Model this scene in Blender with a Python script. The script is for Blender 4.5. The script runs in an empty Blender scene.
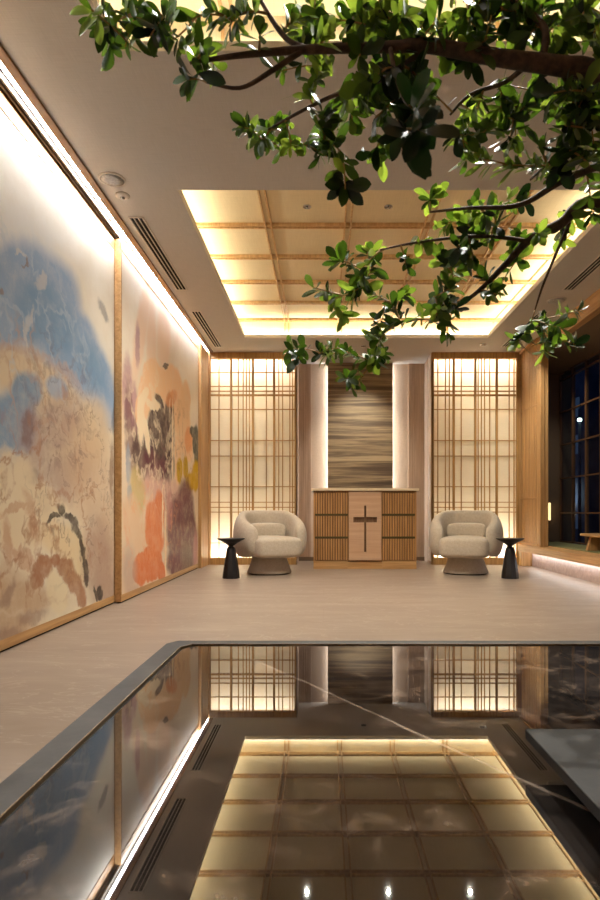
import bpy, bmesh, math, random
from mathutils import Vector, Matrix, noise as mnoise

R = math.radians
random.seed(7)
SC = bpy.context.scene
COL = SC.collection

# ------------------------------------------------------------------ camera
F_PX, VX, VY, EYE = 620.0, 323.5, 511.5, 0.75      # focal length in px, vanishing point, eye height
cam = bpy.data.cameras.new('camera')
cam.sensor_fit = 'HORIZONTAL'
cam.sensor_width = 24.0
cam.lens = 24.0 * F_PX / 600.0
cam.shift_x = -(VX - 300.0) / 600.0
cam.shift_y = (VY - 450.0) / 600.0
cam.clip_start = 0.02
cam.dof.use_dof = True
cam.dof.focus_distance = 6.0
cam.dof.aperture_fstop = 14.0
camo = bpy.data.objects.new('camera', cam)
camo.location = (0, 0, EYE)
camo.rotation_euler = (R(90), 0, 0)
COL.objects.link(camo)
SC.camera = camo

# ------------------------------------------------------------------ world, exposure
w = bpy.data.worlds.new('night_sky')
SC.world = w
w.use_nodes = True
w.node_tree.nodes['Background'].inputs[0].default_value = (0.02, 0.035, 0.08, 1)
w.node_tree.nodes['Background'].inputs[1].default_value = 0.6
SC.view_settings.view_transform = 'Standard'
SC.view_settings.look = 'None'
SC.view_settings.exposure = 1.43
SC.view_settings.gamma = 1.0
SC.cycles.sample_clamp_indirect = 6.0
SC.cycles.caustics_reflective = False
SC.cycles.caustics_refractive = False

def kelvin(k):
    return {2700: (1.0, 0.76, 0.52), 3000: (1.0, 0.96, 0.83), 3500: (1.0, 0.975, 0.90), 4000: (0.98, 0.99, 1.0)}[k]

LED_WALL, LED_COFFER, LED_SHOJI, LED_NICHE, LED_STEP = 40.0, 10.5, 22.0, 9.0, 4.0
SPOT_W = 1.0      # master for the recessed spots

def spot(name, loc, target, watts, cone, blend=0.8, k=3000, radius=0.03):
    l = bpy.data.lights.new(name, 'SPOT')
    l.energy = watts * SPOT_W
    l.spot_size = R(cone)
    l.spot_blend = blend
    l.color = kelvin(k)
    l.shadow_soft_size = radius
    o = bpy.data.objects.new(name, l)
    o.location = loc
    d = Vector(target) - Vector(loc)
    o.rotation_euler = d.to_track_quat('-Z', 'Y').to_euler()
    COL.objects.link(o)
    return o

# recessed downlights of the big coffer (Y 5.1), of the nearer coffer and of the ceiling
for x in (-0.135, 0.53, 1.20):
    spot('downlight_beam', (x, 5.07, 3.20), (x, 5.07, 0), 62, 150, 1.0, 3000, 0.010)
for x in (-0.6, 0.55, 1.7):
    spot('downlight_beam', (x, 1.9, 3.20), (x, 2.1, 0), 8, 105, 1.0, 3000, 0.010)
spot('downlight_beam', (0.545, 8.43, 2.97), (0.55, 9.3, 1.7), 46, 70, 1.0)
spot('downlight_beam', (2.15, 8.35, 2.97), (2.15, 8.2, 0), 30, 90, 1.0)
spot('downlight_beam', (-1.0, 8.35, 2.97), (-1.0, 8.2, 0), 25, 90, 1.0)
spot('alcove_fill_spot', (3.2, 8.3, 2.79), (3.2, 8.4, 0), 12, 120, 1.0)  # unseen fill, added to lift the dark alcove wall
spot('screen_fill_spot', (2.25, 7.3, 2.97), (2.78, 8.35, 1.7), 34, 60, 1.0)  # unseen spot, added to brighten the slat screen
spot('tree_spot_beam', (0.35, 2.3, 3.20), (0.3, 1.1, 1.6), 170, 52, 0.5, 3500, 0.015)
spot('tree_spot_beam', (0.95, 1.75, 2.97), (0.40, 1.0, 1.3), 110, 66, 0.6, 3500, 0.02)

# ------------------------------------------------------------------ materials
def lin(c):
    c = c / 255.0
    return c / 12.92 if c <= 0.04045 else ((c + 0.055) / 1.055) ** 2.4
def rgb(r, g, b): return (lin(r), lin(g), lin(b), 1.0)

class NT:
    def __init__(s, name):
        s.m = bpy.data.materials.new(name)
        s.m.use_nodes = True
        s.t = s.m.node_tree
        s.t.nodes.clear()
        s.out = s.n('ShaderNodeOutputMaterial')
    def n(s, typ, **kw):
        nd = s.t.nodes.new(typ)
        for k, v in kw.items(): setattr(nd, k, v)
        return nd
    def set(s, sock, v):
        if isinstance(v, bpy.types.NodeSocket): s.t.links.new(v, sock)
        elif v is not None: sock.default_value = v
    def math(s, op, a, b=0.0, clamp=False):
        nd = s.n('ShaderNodeMath', operation=op, use_clamp=clamp)
        s.set(nd.inputs[0], a); s.set(nd.inputs[1], b)
        return nd.outputs[0]
    def vmath(s, op, a, b=None):
        nd = s.n('ShaderNodeVectorMath', operation=op)
        s.set(nd.inputs[0], a)
        if b is not None: s.set(nd.inputs[1], b)
        return nd.outputs['Value'] if op in ('LENGTH', 'DOT_PRODUCT') else nd.outputs[0]
    def noise(s, vec, scale, detail=4, rough=0.5, dist=0.0, color=False):
        nd = s.n('ShaderNodeTexNoise')
        s.set(nd.inputs['Vector'], vec)
        nd.inputs['Scale'].default_value = scale
        nd.inputs['Detail'].default_value = detail
        nd.inputs['Roughness'].default_value = rough
        nd.inputs['Distortion'].default_value = dist
        return nd.outputs['Color' if color else 'Fac']
    def coords(s, kind='Object', scale=(1, 1, 1), rot=(0, 0, 0)):
        c = s.n('ShaderNodeTexCoord')
        m = s.n('ShaderNodeMapping')
        s.t.links.new(c.outputs[kind], m.inputs[0])
        m.inputs['Scale'].default_value = scale
        m.inputs['Rotation'].default_value = rot
        return m.outputs[0]
    def ramp(s, fac, stops, interp='LINEAR'):
        nd = s.n('ShaderNodeValToRGB')
        cr = nd.color_ramp
        cr.interpolation = interp
        while len(cr.elements) < len(stops): cr.elements.new(0.5)
        for e, (p, c) in zip(cr.elements, stops):
            e.position = p; e.color = c
        s.set(nd.inputs[0], fac)
        return nd.outputs[0]
    def maprange(s, v, a, b, c=0.0, d=1.0, smooth=True):
        nd = s.n('ShaderNodeMapRange')
        nd.interpolation_type = 'SMOOTHSTEP' if smooth else 'LINEAR'
        s.set(nd.inputs[0], v)
        for i, q in enumerate((a, b, c, d)): s.set(nd.inputs[i + 1], q)
        return nd.outputs[0]
    def mix(s, fac, a, b, blend='MIX'):
        nd = s.n('ShaderNodeMix', data_type='RGBA', blend_type=blend)
        s.set(nd.inputs[0], fac); s.set(nd.inputs[6], a); s.set(nd.inputs[7], b)
        return nd.outputs[2]
    def bump(s, h, strength, dist=0.01):
        nd = s.n('ShaderNodeBump')
        nd.inputs['Strength'].default_value = strength
        nd.inputs['Distance'].default_value = dist
        s.set(nd.inputs['Height'], h)
        return nd.outputs[0]
    def pbr(s, color, rough=0.5, metal=0.0, ior=1.45, normal=None, spec=None, **kw):
        b = s.n('ShaderNodeBsdfPrincipled')
        s.set(b.inputs['Base Color'], color)
        s.set(b.inputs['Roughness'], rough)
        s.set(b.inputs['Metallic'], metal)
        s.set(b.inputs['IOR'], ior)
        if spec is not None: s.set(b.inputs['Specular IOR Level'], spec)
        if normal is not None: s.set(b.inputs['Normal'], normal)
        for k, v in kw.items(): s.set(b.inputs[k.replace('_', ' ')], v)
        s.t.links.new(b.outputs[0], s.out.inputs[0])
        return b

def plain(name, color, rough=0.6, metal=0.0, speck=0.04):
    t = NT(name)
    v = t.coords()
    f = t.noise(v, 60, 3)
    a = tuple(max(0, c * (1 - speck)) for c in color[:3]) + (1,)
    b = tuple(min(1, c * (1 + speck)) for c in color[:3]) + (1,)
    t.pbr(t.ramp(f, [(0.35, a), (0.65, b)]), rough, metal)
    return t.m

def wood(name, dark, light, axis='Z', rough=0.45, grain=1.0):
    t = NT(name)
    sc = {'X': (1.2, 34, 34), 'Y': (34, 1.2, 34), 'Z': (34, 34, 1.2)}[axis]
    v = t.coords('Object', tuple(q * grain for q in sc))
    f = t.noise(v, 1.0, 5, 0.55, 0.6)
    v2 = t.coords('Object', tuple(q * 4 for q in sc))
    g = t.noise(v2, 1.0, 3, 0.6)
    fac = t.math('ADD', t.math('MULTIPLY', f, 0.75), t.math('MULTIPLY', g, 0.25))
    col = t.ramp(fac, [(0.32, dark), (0.66, light)])
    t.pbr(col, rough, normal=t.bump(g, 0.08, 0.002))
    return t.m

def emitter(name, color, strength):
    t = NT(name)
    e = t.n('ShaderNodeEmission')
    e.inputs[0].default_value = tuple(color[:3]) + (1,)
    e.inputs[1].default_value = strength
    t.t.links.new(e.outputs[0], t.out.inputs[0])
    return t.m

OAKD, OAKL = rgb(164, 120, 72), rgb(206, 162, 108)
M = {}
M['oak_z'] = wood('oak_upright_grain', OAKD, OAKL, 'Z')
M['oak_y'] = wood('oak_long_grain', OAKD, OAKL, 'Y')
M['head_oak'] = wood('brown_oak_head', rgb(118, 84, 48), rgb(150, 110, 68), 'Y')
M['oak_x'] = wood('oak_cross_grain', OAKD, OAKL, 'X')
M['lattice'] = wood('shoji_cedar', rgb(154, 112, 60), rgb(196, 152, 92), 'Z')
M['drawer_oak'] = wood('cabinet_oak', rgb(150, 104, 56), rgb(205, 154, 96), 'Z', 0.5, 1.6)
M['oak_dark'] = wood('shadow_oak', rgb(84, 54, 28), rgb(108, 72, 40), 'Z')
M['cross'] = wood('walnut_recess', rgb(104, 74, 50), rgb(132, 98, 68), 'Z')
M['dark_oak'] = wood('dark_window_oak', rgb(92, 62, 36), rgb(126, 88, 54), 'Z')
M['coffer_oak'] = wood('pale_coffer_oak', rgb(186, 144, 90), rgb(222, 182, 124), 'Z')
M['maple'] = wood('pale_pink_maple', rgb(190, 150, 116), rgb(206, 168, 134), 'X', 0.55)
M['dark_gap'] = plain('dark_gap', rgb(38, 26, 16), 0.8)
M['olive'] = plain('olive_shadow_strip', rgb(84, 70, 34), 0.6)
M['cream'] = plain('cream_stone', rgb(222, 202, 168), 0.3)
M['white_metal'] = plain('white_powder_coat', rgb(214, 206, 196), 0.5)
M['grille'] = plain('speaker_grille', rgb(176, 174, 172), 0.7, 0, 0.15)
M['black_slot'] = plain('slot_black', rgb(14, 12, 11), 0.9)
M['grey_track'] = plain('grey_track', rgb(120, 112, 104), 0.5, 0.3)
M['chrome'] = plain('chrome', rgb(200, 200, 200), 0.15, 1.0)
M['black_wood'] = wood('blackened_wood', rgb(14, 11, 10), rgb(30, 25, 23), 'Z', 0.42)
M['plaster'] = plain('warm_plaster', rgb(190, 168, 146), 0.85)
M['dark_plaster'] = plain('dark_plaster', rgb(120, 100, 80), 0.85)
M['backing'] = plain('white_backing', rgb(235, 228, 215), 0.9)
M['led_wall'] = emitter('led_wall_light', kelvin(4000), LED_WALL)
M['led_coffer'] = emitter('led_coffer_light', kelvin(3000), LED_COFFER)
M['led_coffer_dim'] = emitter('led_coffer_dim', kelvin(3000), LED_COFFER * 0.4)
M['led_shoji'] = emitter('led_shoji_light', kelvin(3500), LED_SHOJI)
M['led_niche'] = emitter('led_niche_light', kelvin(4000), LED_NICHE)
M['led_step'] = emitter('led_step_light', kelvin(4000), LED_STEP)
M['lamp_on'] = emitter('lamp_glow', (1.0, 0.66, 0.30), 0.7)

def m_ceiling():
    t = NT('ceiling_linen')
    a = t.noise(t.coords('Object', (8, 220, 8)), 1.0, 3)
    b = t.noise(t.coords('Object', (220, 8, 8)), 1.0, 3)
    f = t.math('MULTIPLY', t.math('ADD', a, b), 0.5)
    t.pbr(t.ramp(f, [(0.35, rgb(190, 184, 177)), (0.65, rgb(201, 195, 188))]), 0.9, normal=t.bump(f, 0.1, 0.002))
    return t.m
M['ceiling'] = m_ceiling()

def m_floor():
    t = NT('floor_stone')
    v = t.coords('Object', (1, 1, 1), (0, 0, 0.5))
    f = t.noise(t.coords('Object', (0.7, 2.6, 1), (0, 0, 0.55)), 1.3, 7, 0.62, 1.4)
    g = t.noise(v, 9, 6, 0.65)
    base = t.ramp(f, [(0.3, rgb(140, 123, 108)), (0.55, rgb(151, 134, 119)), (0.75, rgb(162, 145, 130))])
    base = t.mix(t.math('MULTIPLY', g, 0.25), base, rgb(134, 117, 102))
    # fine pale veins
    vn = t.noise(t.coords('Object', (0.5, 1.4, 1), (0, 0, 0.7)), 2.0, 5, 0.6, 2.0)
    ln = t.maprange(t.math('ABSOLUTE', t.math('SUBTRACT', vn, 0.5)), 0.0, 0.012, 1, 0)
    base = t.mix(t.math('MULTIPLY', ln, 0.35), base, rgb(186, 170, 154))
    # tile joints every 1.2 m
    br = t.n('ShaderNodeTexBrick', offset=0.5)
    t.set(br.inputs['Vector'], t.coords('Object', (1, 1, 1)))
    br.inputs['Color1'].default_value = (0, 0, 0, 1); br.inputs['Color2'].default_value = (0, 0, 0, 1)
    br.inputs['Mortar'].default_value = (1, 1, 1, 1)
    br.inputs['Scale'].default_value = 1.0
    br.inputs['Mortar Size'].default_value = 0.0015
    br.inputs['Brick Width'].default_value = 1.2
    br.inputs['Row Height'].default_value = 0.6
    base = t.mix(t.math('MULTIPLY', br.outputs[0], 0.25), base, rgb(120, 98, 80))
    t.pbr(base, 0.42, spec=0.35, normal=t.bump(g, 0.05, 0.003))
    return t.m
M['floor'] = m_floor()

def m_marble():
    t = NT('polished_dark_marble')
    v = t.coords('Object')
    f = t.noise(v, 2.6, 8, 0.62, 1.2)
    base = t.ramp(f, [(0.3, rgb(18, 16, 15)), (0.6, rgb(36, 31, 28)), (0.8, rgb(60, 51, 45))])
    c = t.noise(t.coords('Object', (1, 1, 1), (0, 0, 0.4)), 11.0, 10, 0.74, 0.5)
    cloud = t.maprange(c, 0.50, 0.74, 0, 0.55)
    base = t.mix(cloud, base, rgb(128, 108, 92))
    # one long pale vein crossing the slab, and a few hair veins
    d = t.noise(v, 5, 4, 0.5, 0, True)
    p = t.vmath('ADD', v, t.vmath('MULTIPLY', t.vmath('SUBTRACT', d, (0.5, 0.5, 0.5)), (0.02, 0.02, 0)))
    a, b = Vector((-0.046 - 0.265, 1.214 - 0.9125)), Vector((0.217 - 0.265, 0.807 - 0.9125))
    nrm = Vector((b.y - a.y, a.x - b.x)).normalized()
    dist = t.math('ABSOLUTE', t.math('SUBTRACT', t.vmath('DOT_PRODUCT', p, (nrm.x, nrm.y, 0)), nrm.dot(a)))
    vein = t.maprange(dist, 0.0, 0.006, 0.38, 0)
    base = t.mix(vein, base, rgb(170, 152, 136))
    t.pbr(base, 0.014, ior=1.9)
    return t.m
M['marble'] = m_marble()

def m_greystone(name, dark, light, rough=0.45):
    t = NT(name)
    v = t.coords('Object')
    f = t.noise(v, 14, 8, 0.68, 0.8)
    g = t.noise(v, 160, 3)
    f2 = t.math('ADD', t.math('MULTIPLY', f, 0.8), t.math('MULTIPLY', g, 0.2))
    t.pbr(t.ramp(f2, [(0.3, dark), (0.7, light)]), rough, spec=0.22, normal=t.bump(g, 0.05, 0.002))
    return t.m
M['rim'] = m_greystone('honed_grey_stone', rgb(46, 44, 42), rgb(68, 64, 61), 0.6)
M['tray'] = m_greystone('charcoal_stone', rgb(18, 17, 17), rgb(38, 36, 34), 0.55)
M['bronze'] = plain('bronze_edge', rgb(150, 124, 92), 0.3, 0.9)
M['riser'] = m_greystone('pale_pink_stone', rgb(176, 152, 142), rgb(214, 192, 180), 0.6)

def m_fabric():
    t = NT('boucle_fabric')
    v = t.coords('Object')
    f = t.noise(v, 130, 4, 0.7)
    g = t.noise(v, 35, 3)
    c = t.ramp(t.math('ADD', t.math('MULTIPLY', f, 0.7), t.math('MULTIPLY', g, 0.3)), [(0.3, rgb(170, 155, 136)), (0.7, rgb(202, 188, 168))])
    t.pbr(c, 0.95, spec=0.15, normal=t.bump(f, 0.5, 0.004), Sheen_Weight=0.2)
    return t.m
M['fabric'] = m_fabric()

def m_paper(name, thru, col):
    t = NT(name)
    v = t.coords('Object', (3, 3, 40))
    f = t.noise(v, 6, 5, 0.6)
    c = t.ramp(f, [(0.3, tuple(q * 0.93 for q in col[:3]) + (1,)), (0.7, col)])
    d = t.n('ShaderNodeBsdfDiffuse'); tr = t.n('ShaderNodeBsdfTranslucent')
    t.set(d.inputs[0], c); t.set(tr.inputs[0], c)
    mx = t.n('ShaderNodeMixShader'); mx.inputs[0].default_value = thru
    t.t.links.new(d.outputs[0], mx.inputs[1]); t.t.links.new(tr.outputs[0], mx.inputs[2])
    t.t.links.new(mx.outputs[0], t.out.inputs[0])
    return t.m
M['paper'] = m_paper('shoji_paper', 0.55, rgb(246, 236, 214))

def m_coffer():
    t = NT('woven_paper_panel')
    a = t.noise(t.coords('Object', (6, 300, 6)), 1.0, 2)
    b = t.noise(t.coords('Object', (300, 6, 6)), 1.0, 2)
    f = t.math('MULTIPLY', t.math('ADD', a, b), 0.5)
    t.pbr(t.ramp(f, [(0.35, rgb(224, 204, 162)), (0.65, rgb(238, 219, 178))]), 0.9)
    return t.m
M['coffer'] = m_coffer()

def m_strata():
    t = NT('rammed_strata_veneer')
    v = t.coords('Object', (0.14, 1, 4.2))
    f = t.noise(v, 1.3, 4, 0.45, 0.12)
    g = t.noise(t.coords('Object', (1.2, 1, 60)), 1.5, 4, 0.6)
    x = t.math('ADD', t.math('MULTIPLY', f, 0.8), t.math('MULTIPLY', g, 0.2))
    c = t.ramp(x, [(0.38, rgb(84, 68, 54)), (0.44, rgb(100, 82, 64)), (0.5, rgb(160, 138, 106)), (0.545, rgb(102, 84, 66)), (0.6, rgb(176, 154, 120))])
    t.pbr(c, 0.55)
    return t.m
M['strata'] = m_strata()

def m_fluted():
    t = NT('fluted_taupe_board')
    v = t.coords('Object')
    wv = t.n('ShaderNodeTexWave', wave_type='BANDS', bands_direction='X')
    t.set(wv.inputs['Vector'], v)
    wv.inputs['Scale'].default_value = 9.0
    f = t.noise(t.coords('Object', (40, 40, 2)), 1.0, 4)
    t.pbr(t.ramp(f, [(0.3, rgb(168, 142, 120)), (0.7, rgb(184, 158, 136))]), 0.7, normal=t.bump(wv.outputs['Fac'], 0.25, 0.006))
    return t.m
M['fluted'] = m_fluted()

def m_tatami():
    t = NT('tatami_rush')
    f = t.noise(t.coords('Object', (3, 180, 3)), 1.0, 3)
    t.pbr(t.ramp(f, [(0.3, rgb(104, 104, 66)), (0.7, rgb(142, 138, 92))]), 0.8)
    return t.m
M['tatami'] = m_tatami()

def m_leaf():
    t = NT('waxy_leaf')
    oi = t.n('ShaderNodeVertexColor'); oi.layer_name = 'tint'
    sep = t.n('ShaderNodeSeparateColor'); t.t.links.new(oi.outputs[0], sep.inputs[0])
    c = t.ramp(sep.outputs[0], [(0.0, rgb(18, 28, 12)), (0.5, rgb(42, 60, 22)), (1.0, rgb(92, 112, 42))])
    b = t.pbr(c, 0.34, spec=0.5)
    tr = t.n('ShaderNodeBsdfTranslucent')
    c2 = t.ramp(sep.outputs[0], [(0.0, rgb(14, 30, 5)), (0.5, rgb(88, 120, 26)), (1.0, rgb(168, 190, 62))])
    t.set(tr.inputs[0], c2)
    mx = t.n('ShaderNodeMixShader'); mx.inputs[0].default_value = 0.32
    t.t.links.new(b.outputs[0], mx.inputs[1]); t.t.links.new(tr.outputs[0], mx.inputs[2])
    t.t.links.new(mx.outputs[0], t.out.inputs[0])
    return t.m
M['leaf'] = m_leaf()
def m_bark():
    t = NT('bark')
    f = t.noise(t.coords('Object', (60, 60, 60)), 1.0, 5, 0.65)
    t.pbr(t.ramp(f, [(0.3, rgb(46, 33, 25)), (0.7, rgb(92, 68, 50))]), 0.8, normal=t.bump(f, 0.5, 0.004))
    return t.m
M['bark'] = m_bark()
M['twig'] = plain('young_twig', rgb(150, 112, 58), 0.6)

def m_glass():
    t = NT('window_glass')
    g = t.n('ShaderNodeBsdfGlossy'); g.inputs['Roughness'].default_value = 0.0
    tr = t.n('ShaderNodeBsdfTransparent'); tr.inputs[0].default_value = (0.82, 0.86, 0.88, 1)
    fr = t.n('ShaderNodeLayerWeight'); fr.inputs[0].default_value = 0.5
    mx = t.n('ShaderNodeMixShader')
    t.set(mx.inputs[0], t.math('ADD', t.math('MULTIPLY', t.math('POWER', fr.outputs['Facing'], 5.0), 0.9), 0.02))
    t.t.links.new(tr.outputs[0], mx.inputs[1]); t.t.links.new(g.outputs[0], mx.inputs[2])
    t.t.links.new(mx.outputs[0], t.out.inputs[0])
    return t.m
M['glass'] = m_glass()

# ---- the two painted panels: soft pools of paint laid over a canvas ground
def mural(name, xface, base_loc, ground, layers, runs=()):
    """layers: (colour, opacity, edge softness, wobble 0/1/2, [(cx,cy,rx,ry,rot)...]); sizes were measured on the photo and are converted to metres on the panel."""
    t = NT(name)
    c = t.n('ShaderNodeTexCoord')
    sp = t.n('ShaderNodeSeparateXYZ'); t.t.links.new(c.outputs['Object'], sp.inputs[0])
    cb = t.n('ShaderNodeCombineXYZ')
    t.t.links.new(sp.outputs[1], cb.inputs[0]); t.t.links.new(sp.outputs[2], cb.inputs[1])
    p0 = cb.outputs[0]
    def wobble(p, sc, amp, det=5):
        n = t.noise(p, sc, det, 0.6, 0.0, True)
        return t.vmath('ADD', p, t.vmath('MULTIPLY', t.vmath('SUBTRACT', n, (0.5, 0.5, 0.5)), (amp, amp, 0)))
    p1 = wobble(wobble(p0, 2.0, 0.07), 9.0, 0.05)
    p2 = wobble(wobble(p0, 1.6, 0.32), 7.0, 0.16)
    ps = []
    for p in (wobble(wobble(wobble(p0, 4.5, 0.10), 11.0, 0.07), 30.0, 0.03), p1, p2):
        s2 = t.n('ShaderNodeSeparateXYZ'); t.t.links.new(p, s2.inputs[0])
        c2 = t.n('ShaderNodeCombineXYZ'); c2.inputs[2].default_value = 1.0
        t.t.links.new(s2.outputs[0], c2.inputs[0]); t.t.links.new(s2.outputs[1], c2.inputs[1])
        ps.append(c2.outputs[0])
    gn = t.noise(p2, 1.3, 7, 0.65)
    col = t.ramp(gn, [(0.25, ground[0]), (0.5, ground[1]), (0.75, ground[2])])
    gran = t.noise(p1, 7.0, 8, 0.7)
    for colr, op, soft, wb, ells in layers:
        dmin = None
        for e in ells:
            cx, cy, rx, ry = e[:4]
            rot = R(e[4]) if len(e) > 4 else 0.0
            Y = xface * F_PX / (VX - cx)
            z = EYE + (VY - cy) * Y / F_PX
            dYdx = Y / (VX - cx); dzdx = (VY - cy) / F_PX * dYdx; dzdy = -Y / F_PX
            ca, sa = math.cos(rot), math.sin(rot)
            J = Matrix(((dYdx, 0), (dzdx, dzdy)))
            E = Matrix(((ca / rx, sa / rx), (-sa / ry, ca / ry)))
            A = E @ J.inverted()
            cen = Vector((Y - base_loc[1], z - base_loc[2]))
            k = -(A @ cen)
            cbn = t.n('ShaderNodeCombineXYZ')
            t.set(cbn.inputs[0], t.vmath('DOT_PRODUCT', ps[wb], (A[0][0], A[0][1], k[0])))
            t.set(cbn.inputs[1], t.vmath('DOT_PRODUCT', ps[wb], (A[1][0], A[1][1], k[1])))
            d = t.vmath('LENGTH', cbn.outputs[0])
            if dmin is None: dmin = d
            else:
                sm = t.n('ShaderNodeMath', operation='SMOOTH_MIN')
                t.set(sm.inputs[0], dmin); t.set(sm.inputs[1], d); sm.inputs[2].default_value = 0.25
                dmin = sm.outputs[0]
        msk = t.maprange(dmin, 1.0 - soft, 1.0 + soft, op, 0.0)
        msk = t.math('MULTIPLY', msk, t.maprange(gran, 0.25, 0.6, 0.72, 1.0))
        col = t.mix(msk, col, colr)
    # thin marbled lines where the paint ran
    for sc_, (cy_, cz_, ry_, rz_), colr, wd, op in runs:
        q = wobble(wobble(p0, 1.3, 0.5), 5.0, 0.12)
        nn = t.noise(q, sc_, 4, 0.55)
        line = t.maprange(t.math('ABSOLUTE', t.math('SUBTRACT', nn, 0.5)), 0.0, wd, op, 0.0)
        dd = t.vmath('LENGTH', t.vmath('MULTIPLY', t.vmath('SUBTRACT', p1, (cy_, cz_, 0)), (1 / ry_, 1 / rz_, 0)))
        fade = t.maprange(dd, 0.6, 1.15, 1.0, 0.0)
        col = t.mix(t.math('MULTIPLY', t.math('MULTIPLY', line, fade), t.maprange(gran, 0.3, 0.6)), col, colr)
    canvas = t.noise(t.coords('Object', (1, 260, 260)), 1.0, 2)
    relief = t.noise(p2, 5.0, 6, 0.6)
    h = t.math('ADD', canvas, t.math('MULTIPLY', relief, 1.5))
    gm = t.n('ShaderNodeGamma'); gm.inputs[1].default_value = 0.80
    t.set(gm.inputs[0], col)
    hs = t.n('ShaderNodeHueSaturation'); hs.inputs['Saturation'].default_value = 1.16
    t.set(hs.inputs['Color'], gm.outputs[0])
    t.pbr(hs.outputs[0], 0.6, spec=0.3, normal=t.bump(h, 0.12, 0.006))
    return t.m

# ------------------------------------------------------------------ mesh helpers
class MB:
    def __init__(s): s.v, s.f, s.sm = [], [], []
    def quad(s, pts):
        n = len(s.v); s.v += [tuple(p) for p in pts]; s.f.append(tuple(range(n, n + len(pts)))); s.sm.append(False)
    def box(s, x0, x1, y0, y1, z0, z1):
        n = len(s.v)
        s.v += [(x, y, z) for z in (z0, z1) for y in (y0, y1) for x in (x0, x1)]
        for a in ((0, 2, 3, 1), (4, 5, 7, 6), (0, 1, 5, 4), (2, 6, 7, 3), (0, 4, 6, 2), (1, 3, 7, 5)):
            s.f.append(tuple(n + i for i in a)); s.sm.append(False)
        return s
    def prism(s, poly, z0, z1):
        n, k = len(s.v), len(poly)
        s.v += [(x, y, z0) for x, y in poly] + [(x, y, z1) for x, y in poly]
        s.f.append(tuple(n + i for i in reversed(range(k)))); s.f.append(tuple(n + k + i for i in range(k)))
        for i in range(k):
            j = (i + 1) % k
            s.f.append((n + i, n + j, n + k + j, n + k + i))
        s.sm += [False] * (k + 2)
        return s
    def lathe(s, prof, seg=32, cx=0, cy=0, smooth=True, sx=1, sy=1, close=True):
        n = len(s.v)
        for r, z in prof:
            for i in range(seg):
                a = 2 * math.pi * i / seg
                s.v.append((cx + sx * r * math.cos(a), cy + sy * r * math.sin(a), z))
        for k in range(len(prof) - 1):
            for i in range(seg):
                j = (i + 1) % seg
                s.f.append((n + k * seg + i, n + k * seg + j, n + (k + 1) * seg + j, n + (k + 1) * seg + i)); s.sm.append(smooth)
        if close:
            s.f.append(tuple(n + i for i in reversed(range(seg)))); s.sm.append(False)
            s.f.append(tuple(n + (len(prof) - 1) * seg + i for i in range(seg))); s.sm.append(False)
        return s
    def tube(s, pts, rads, seg=8):
        pts = [Vector(p) for p in pts]
        n = len(s.v)
        up = Vector((0.3, 0.2, 1)).normalized()
        for i, p in enumerate(pts):
            d = (pts[min(i + 1, len(pts) - 1)] - pts[max(i - 1, 0)]).normalized()
            a = d.cross(up)
            if a.length < 1e-4: a = d.cross(Vector((1, 0, 0)))
            a.normalize(); b = d.cross(a)
            for k in range(seg):
                t = 2 * math.pi * k / seg
                s.v.append(tuple(p + rads[i] * (math.cos(t) * a + math.sin(t) * b)))
        for i in range(len(pts) - 1):
            for k in range(seg):
                j = (k + 1) % seg
                s.f.append((n + i * seg + k, n + i * seg + j, n + (i + 1) * seg + j, n + (i + 1) * seg + k)); s.sm.append(True)
        s.f.append(tuple(n + k for k in range(seg))); s.sm.append(False)
        s.f.append(tuple(n + (len(pts) - 1) * seg + k for k in reversed(range(seg)))); s.sm.append(False)
        return s
    def superell(s, c, r, e1=0.35, e2=0.35, nu=40, nv=20, warp=None):
        n = len(s.v)
        sp = lambda q, e: math.copysign(abs(q) ** e, q)
        for i in range(nv + 1):
            v = -math.pi / 2 + math.pi * i / nv
            for j in range(nu):
                u = 2 * math.pi * j / nu
                p = (r[0] * sp(math.cos(v), e1) * sp(math.cos(u), e2), r[1] * sp(math.cos(v), e1) * sp(math.sin(u), e2), r[2] * sp(math.sin(v), e1))
                if warp: p = warp(*p)
                s.v.append((c[0] + p[0], c[1] + p[1], c[2] + p[2]))
        for i in range(nv):
            for j in range(nu):
                k = (j + 1) % nu
                s.f.append((n + i * nu + j, n + i * nu + k, n + (i + 1) * nu + k, n + (i + 1) * nu + j)); s.sm.append(True)
        return s
    def build(s, name, mat, parent=None, loc=None, bevel=0.0, seg=2, subd=0):
        me = bpy.data.meshes.new(name)
        me.from_pydata(s.v, [], s.f)
        me.polygons.foreach_set('use_smooth', s.sm)
        bm = bmesh.new(); bm.from_mesh(me)
        bmesh.ops.remove_doubles(bm, verts=bm.verts, dist=1e-6)
        bmesh.ops.recalc_face_normals(bm, faces=bm.faces)
        bm.to_mesh(me); bm.free()
        me.materials.append(mat)
        o = bpy.data.objects.new(name, me)
        COL.objects.link(o)
        if parent: o.parent = parent
        if loc: o.location = loc
        if bevel > 0:
            b = o.modifiers.new('soft_edge', 'BEVEL'); b.width = bevel; b.segments = seg; b.limit_method = 'ANGLE'; b.angle_limit = R(40)
        if subd:
            q = o.modifiers.new('smooth', 'SUBSURF'); q.levels = subd; q.render_levels = subd
        return o

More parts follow.
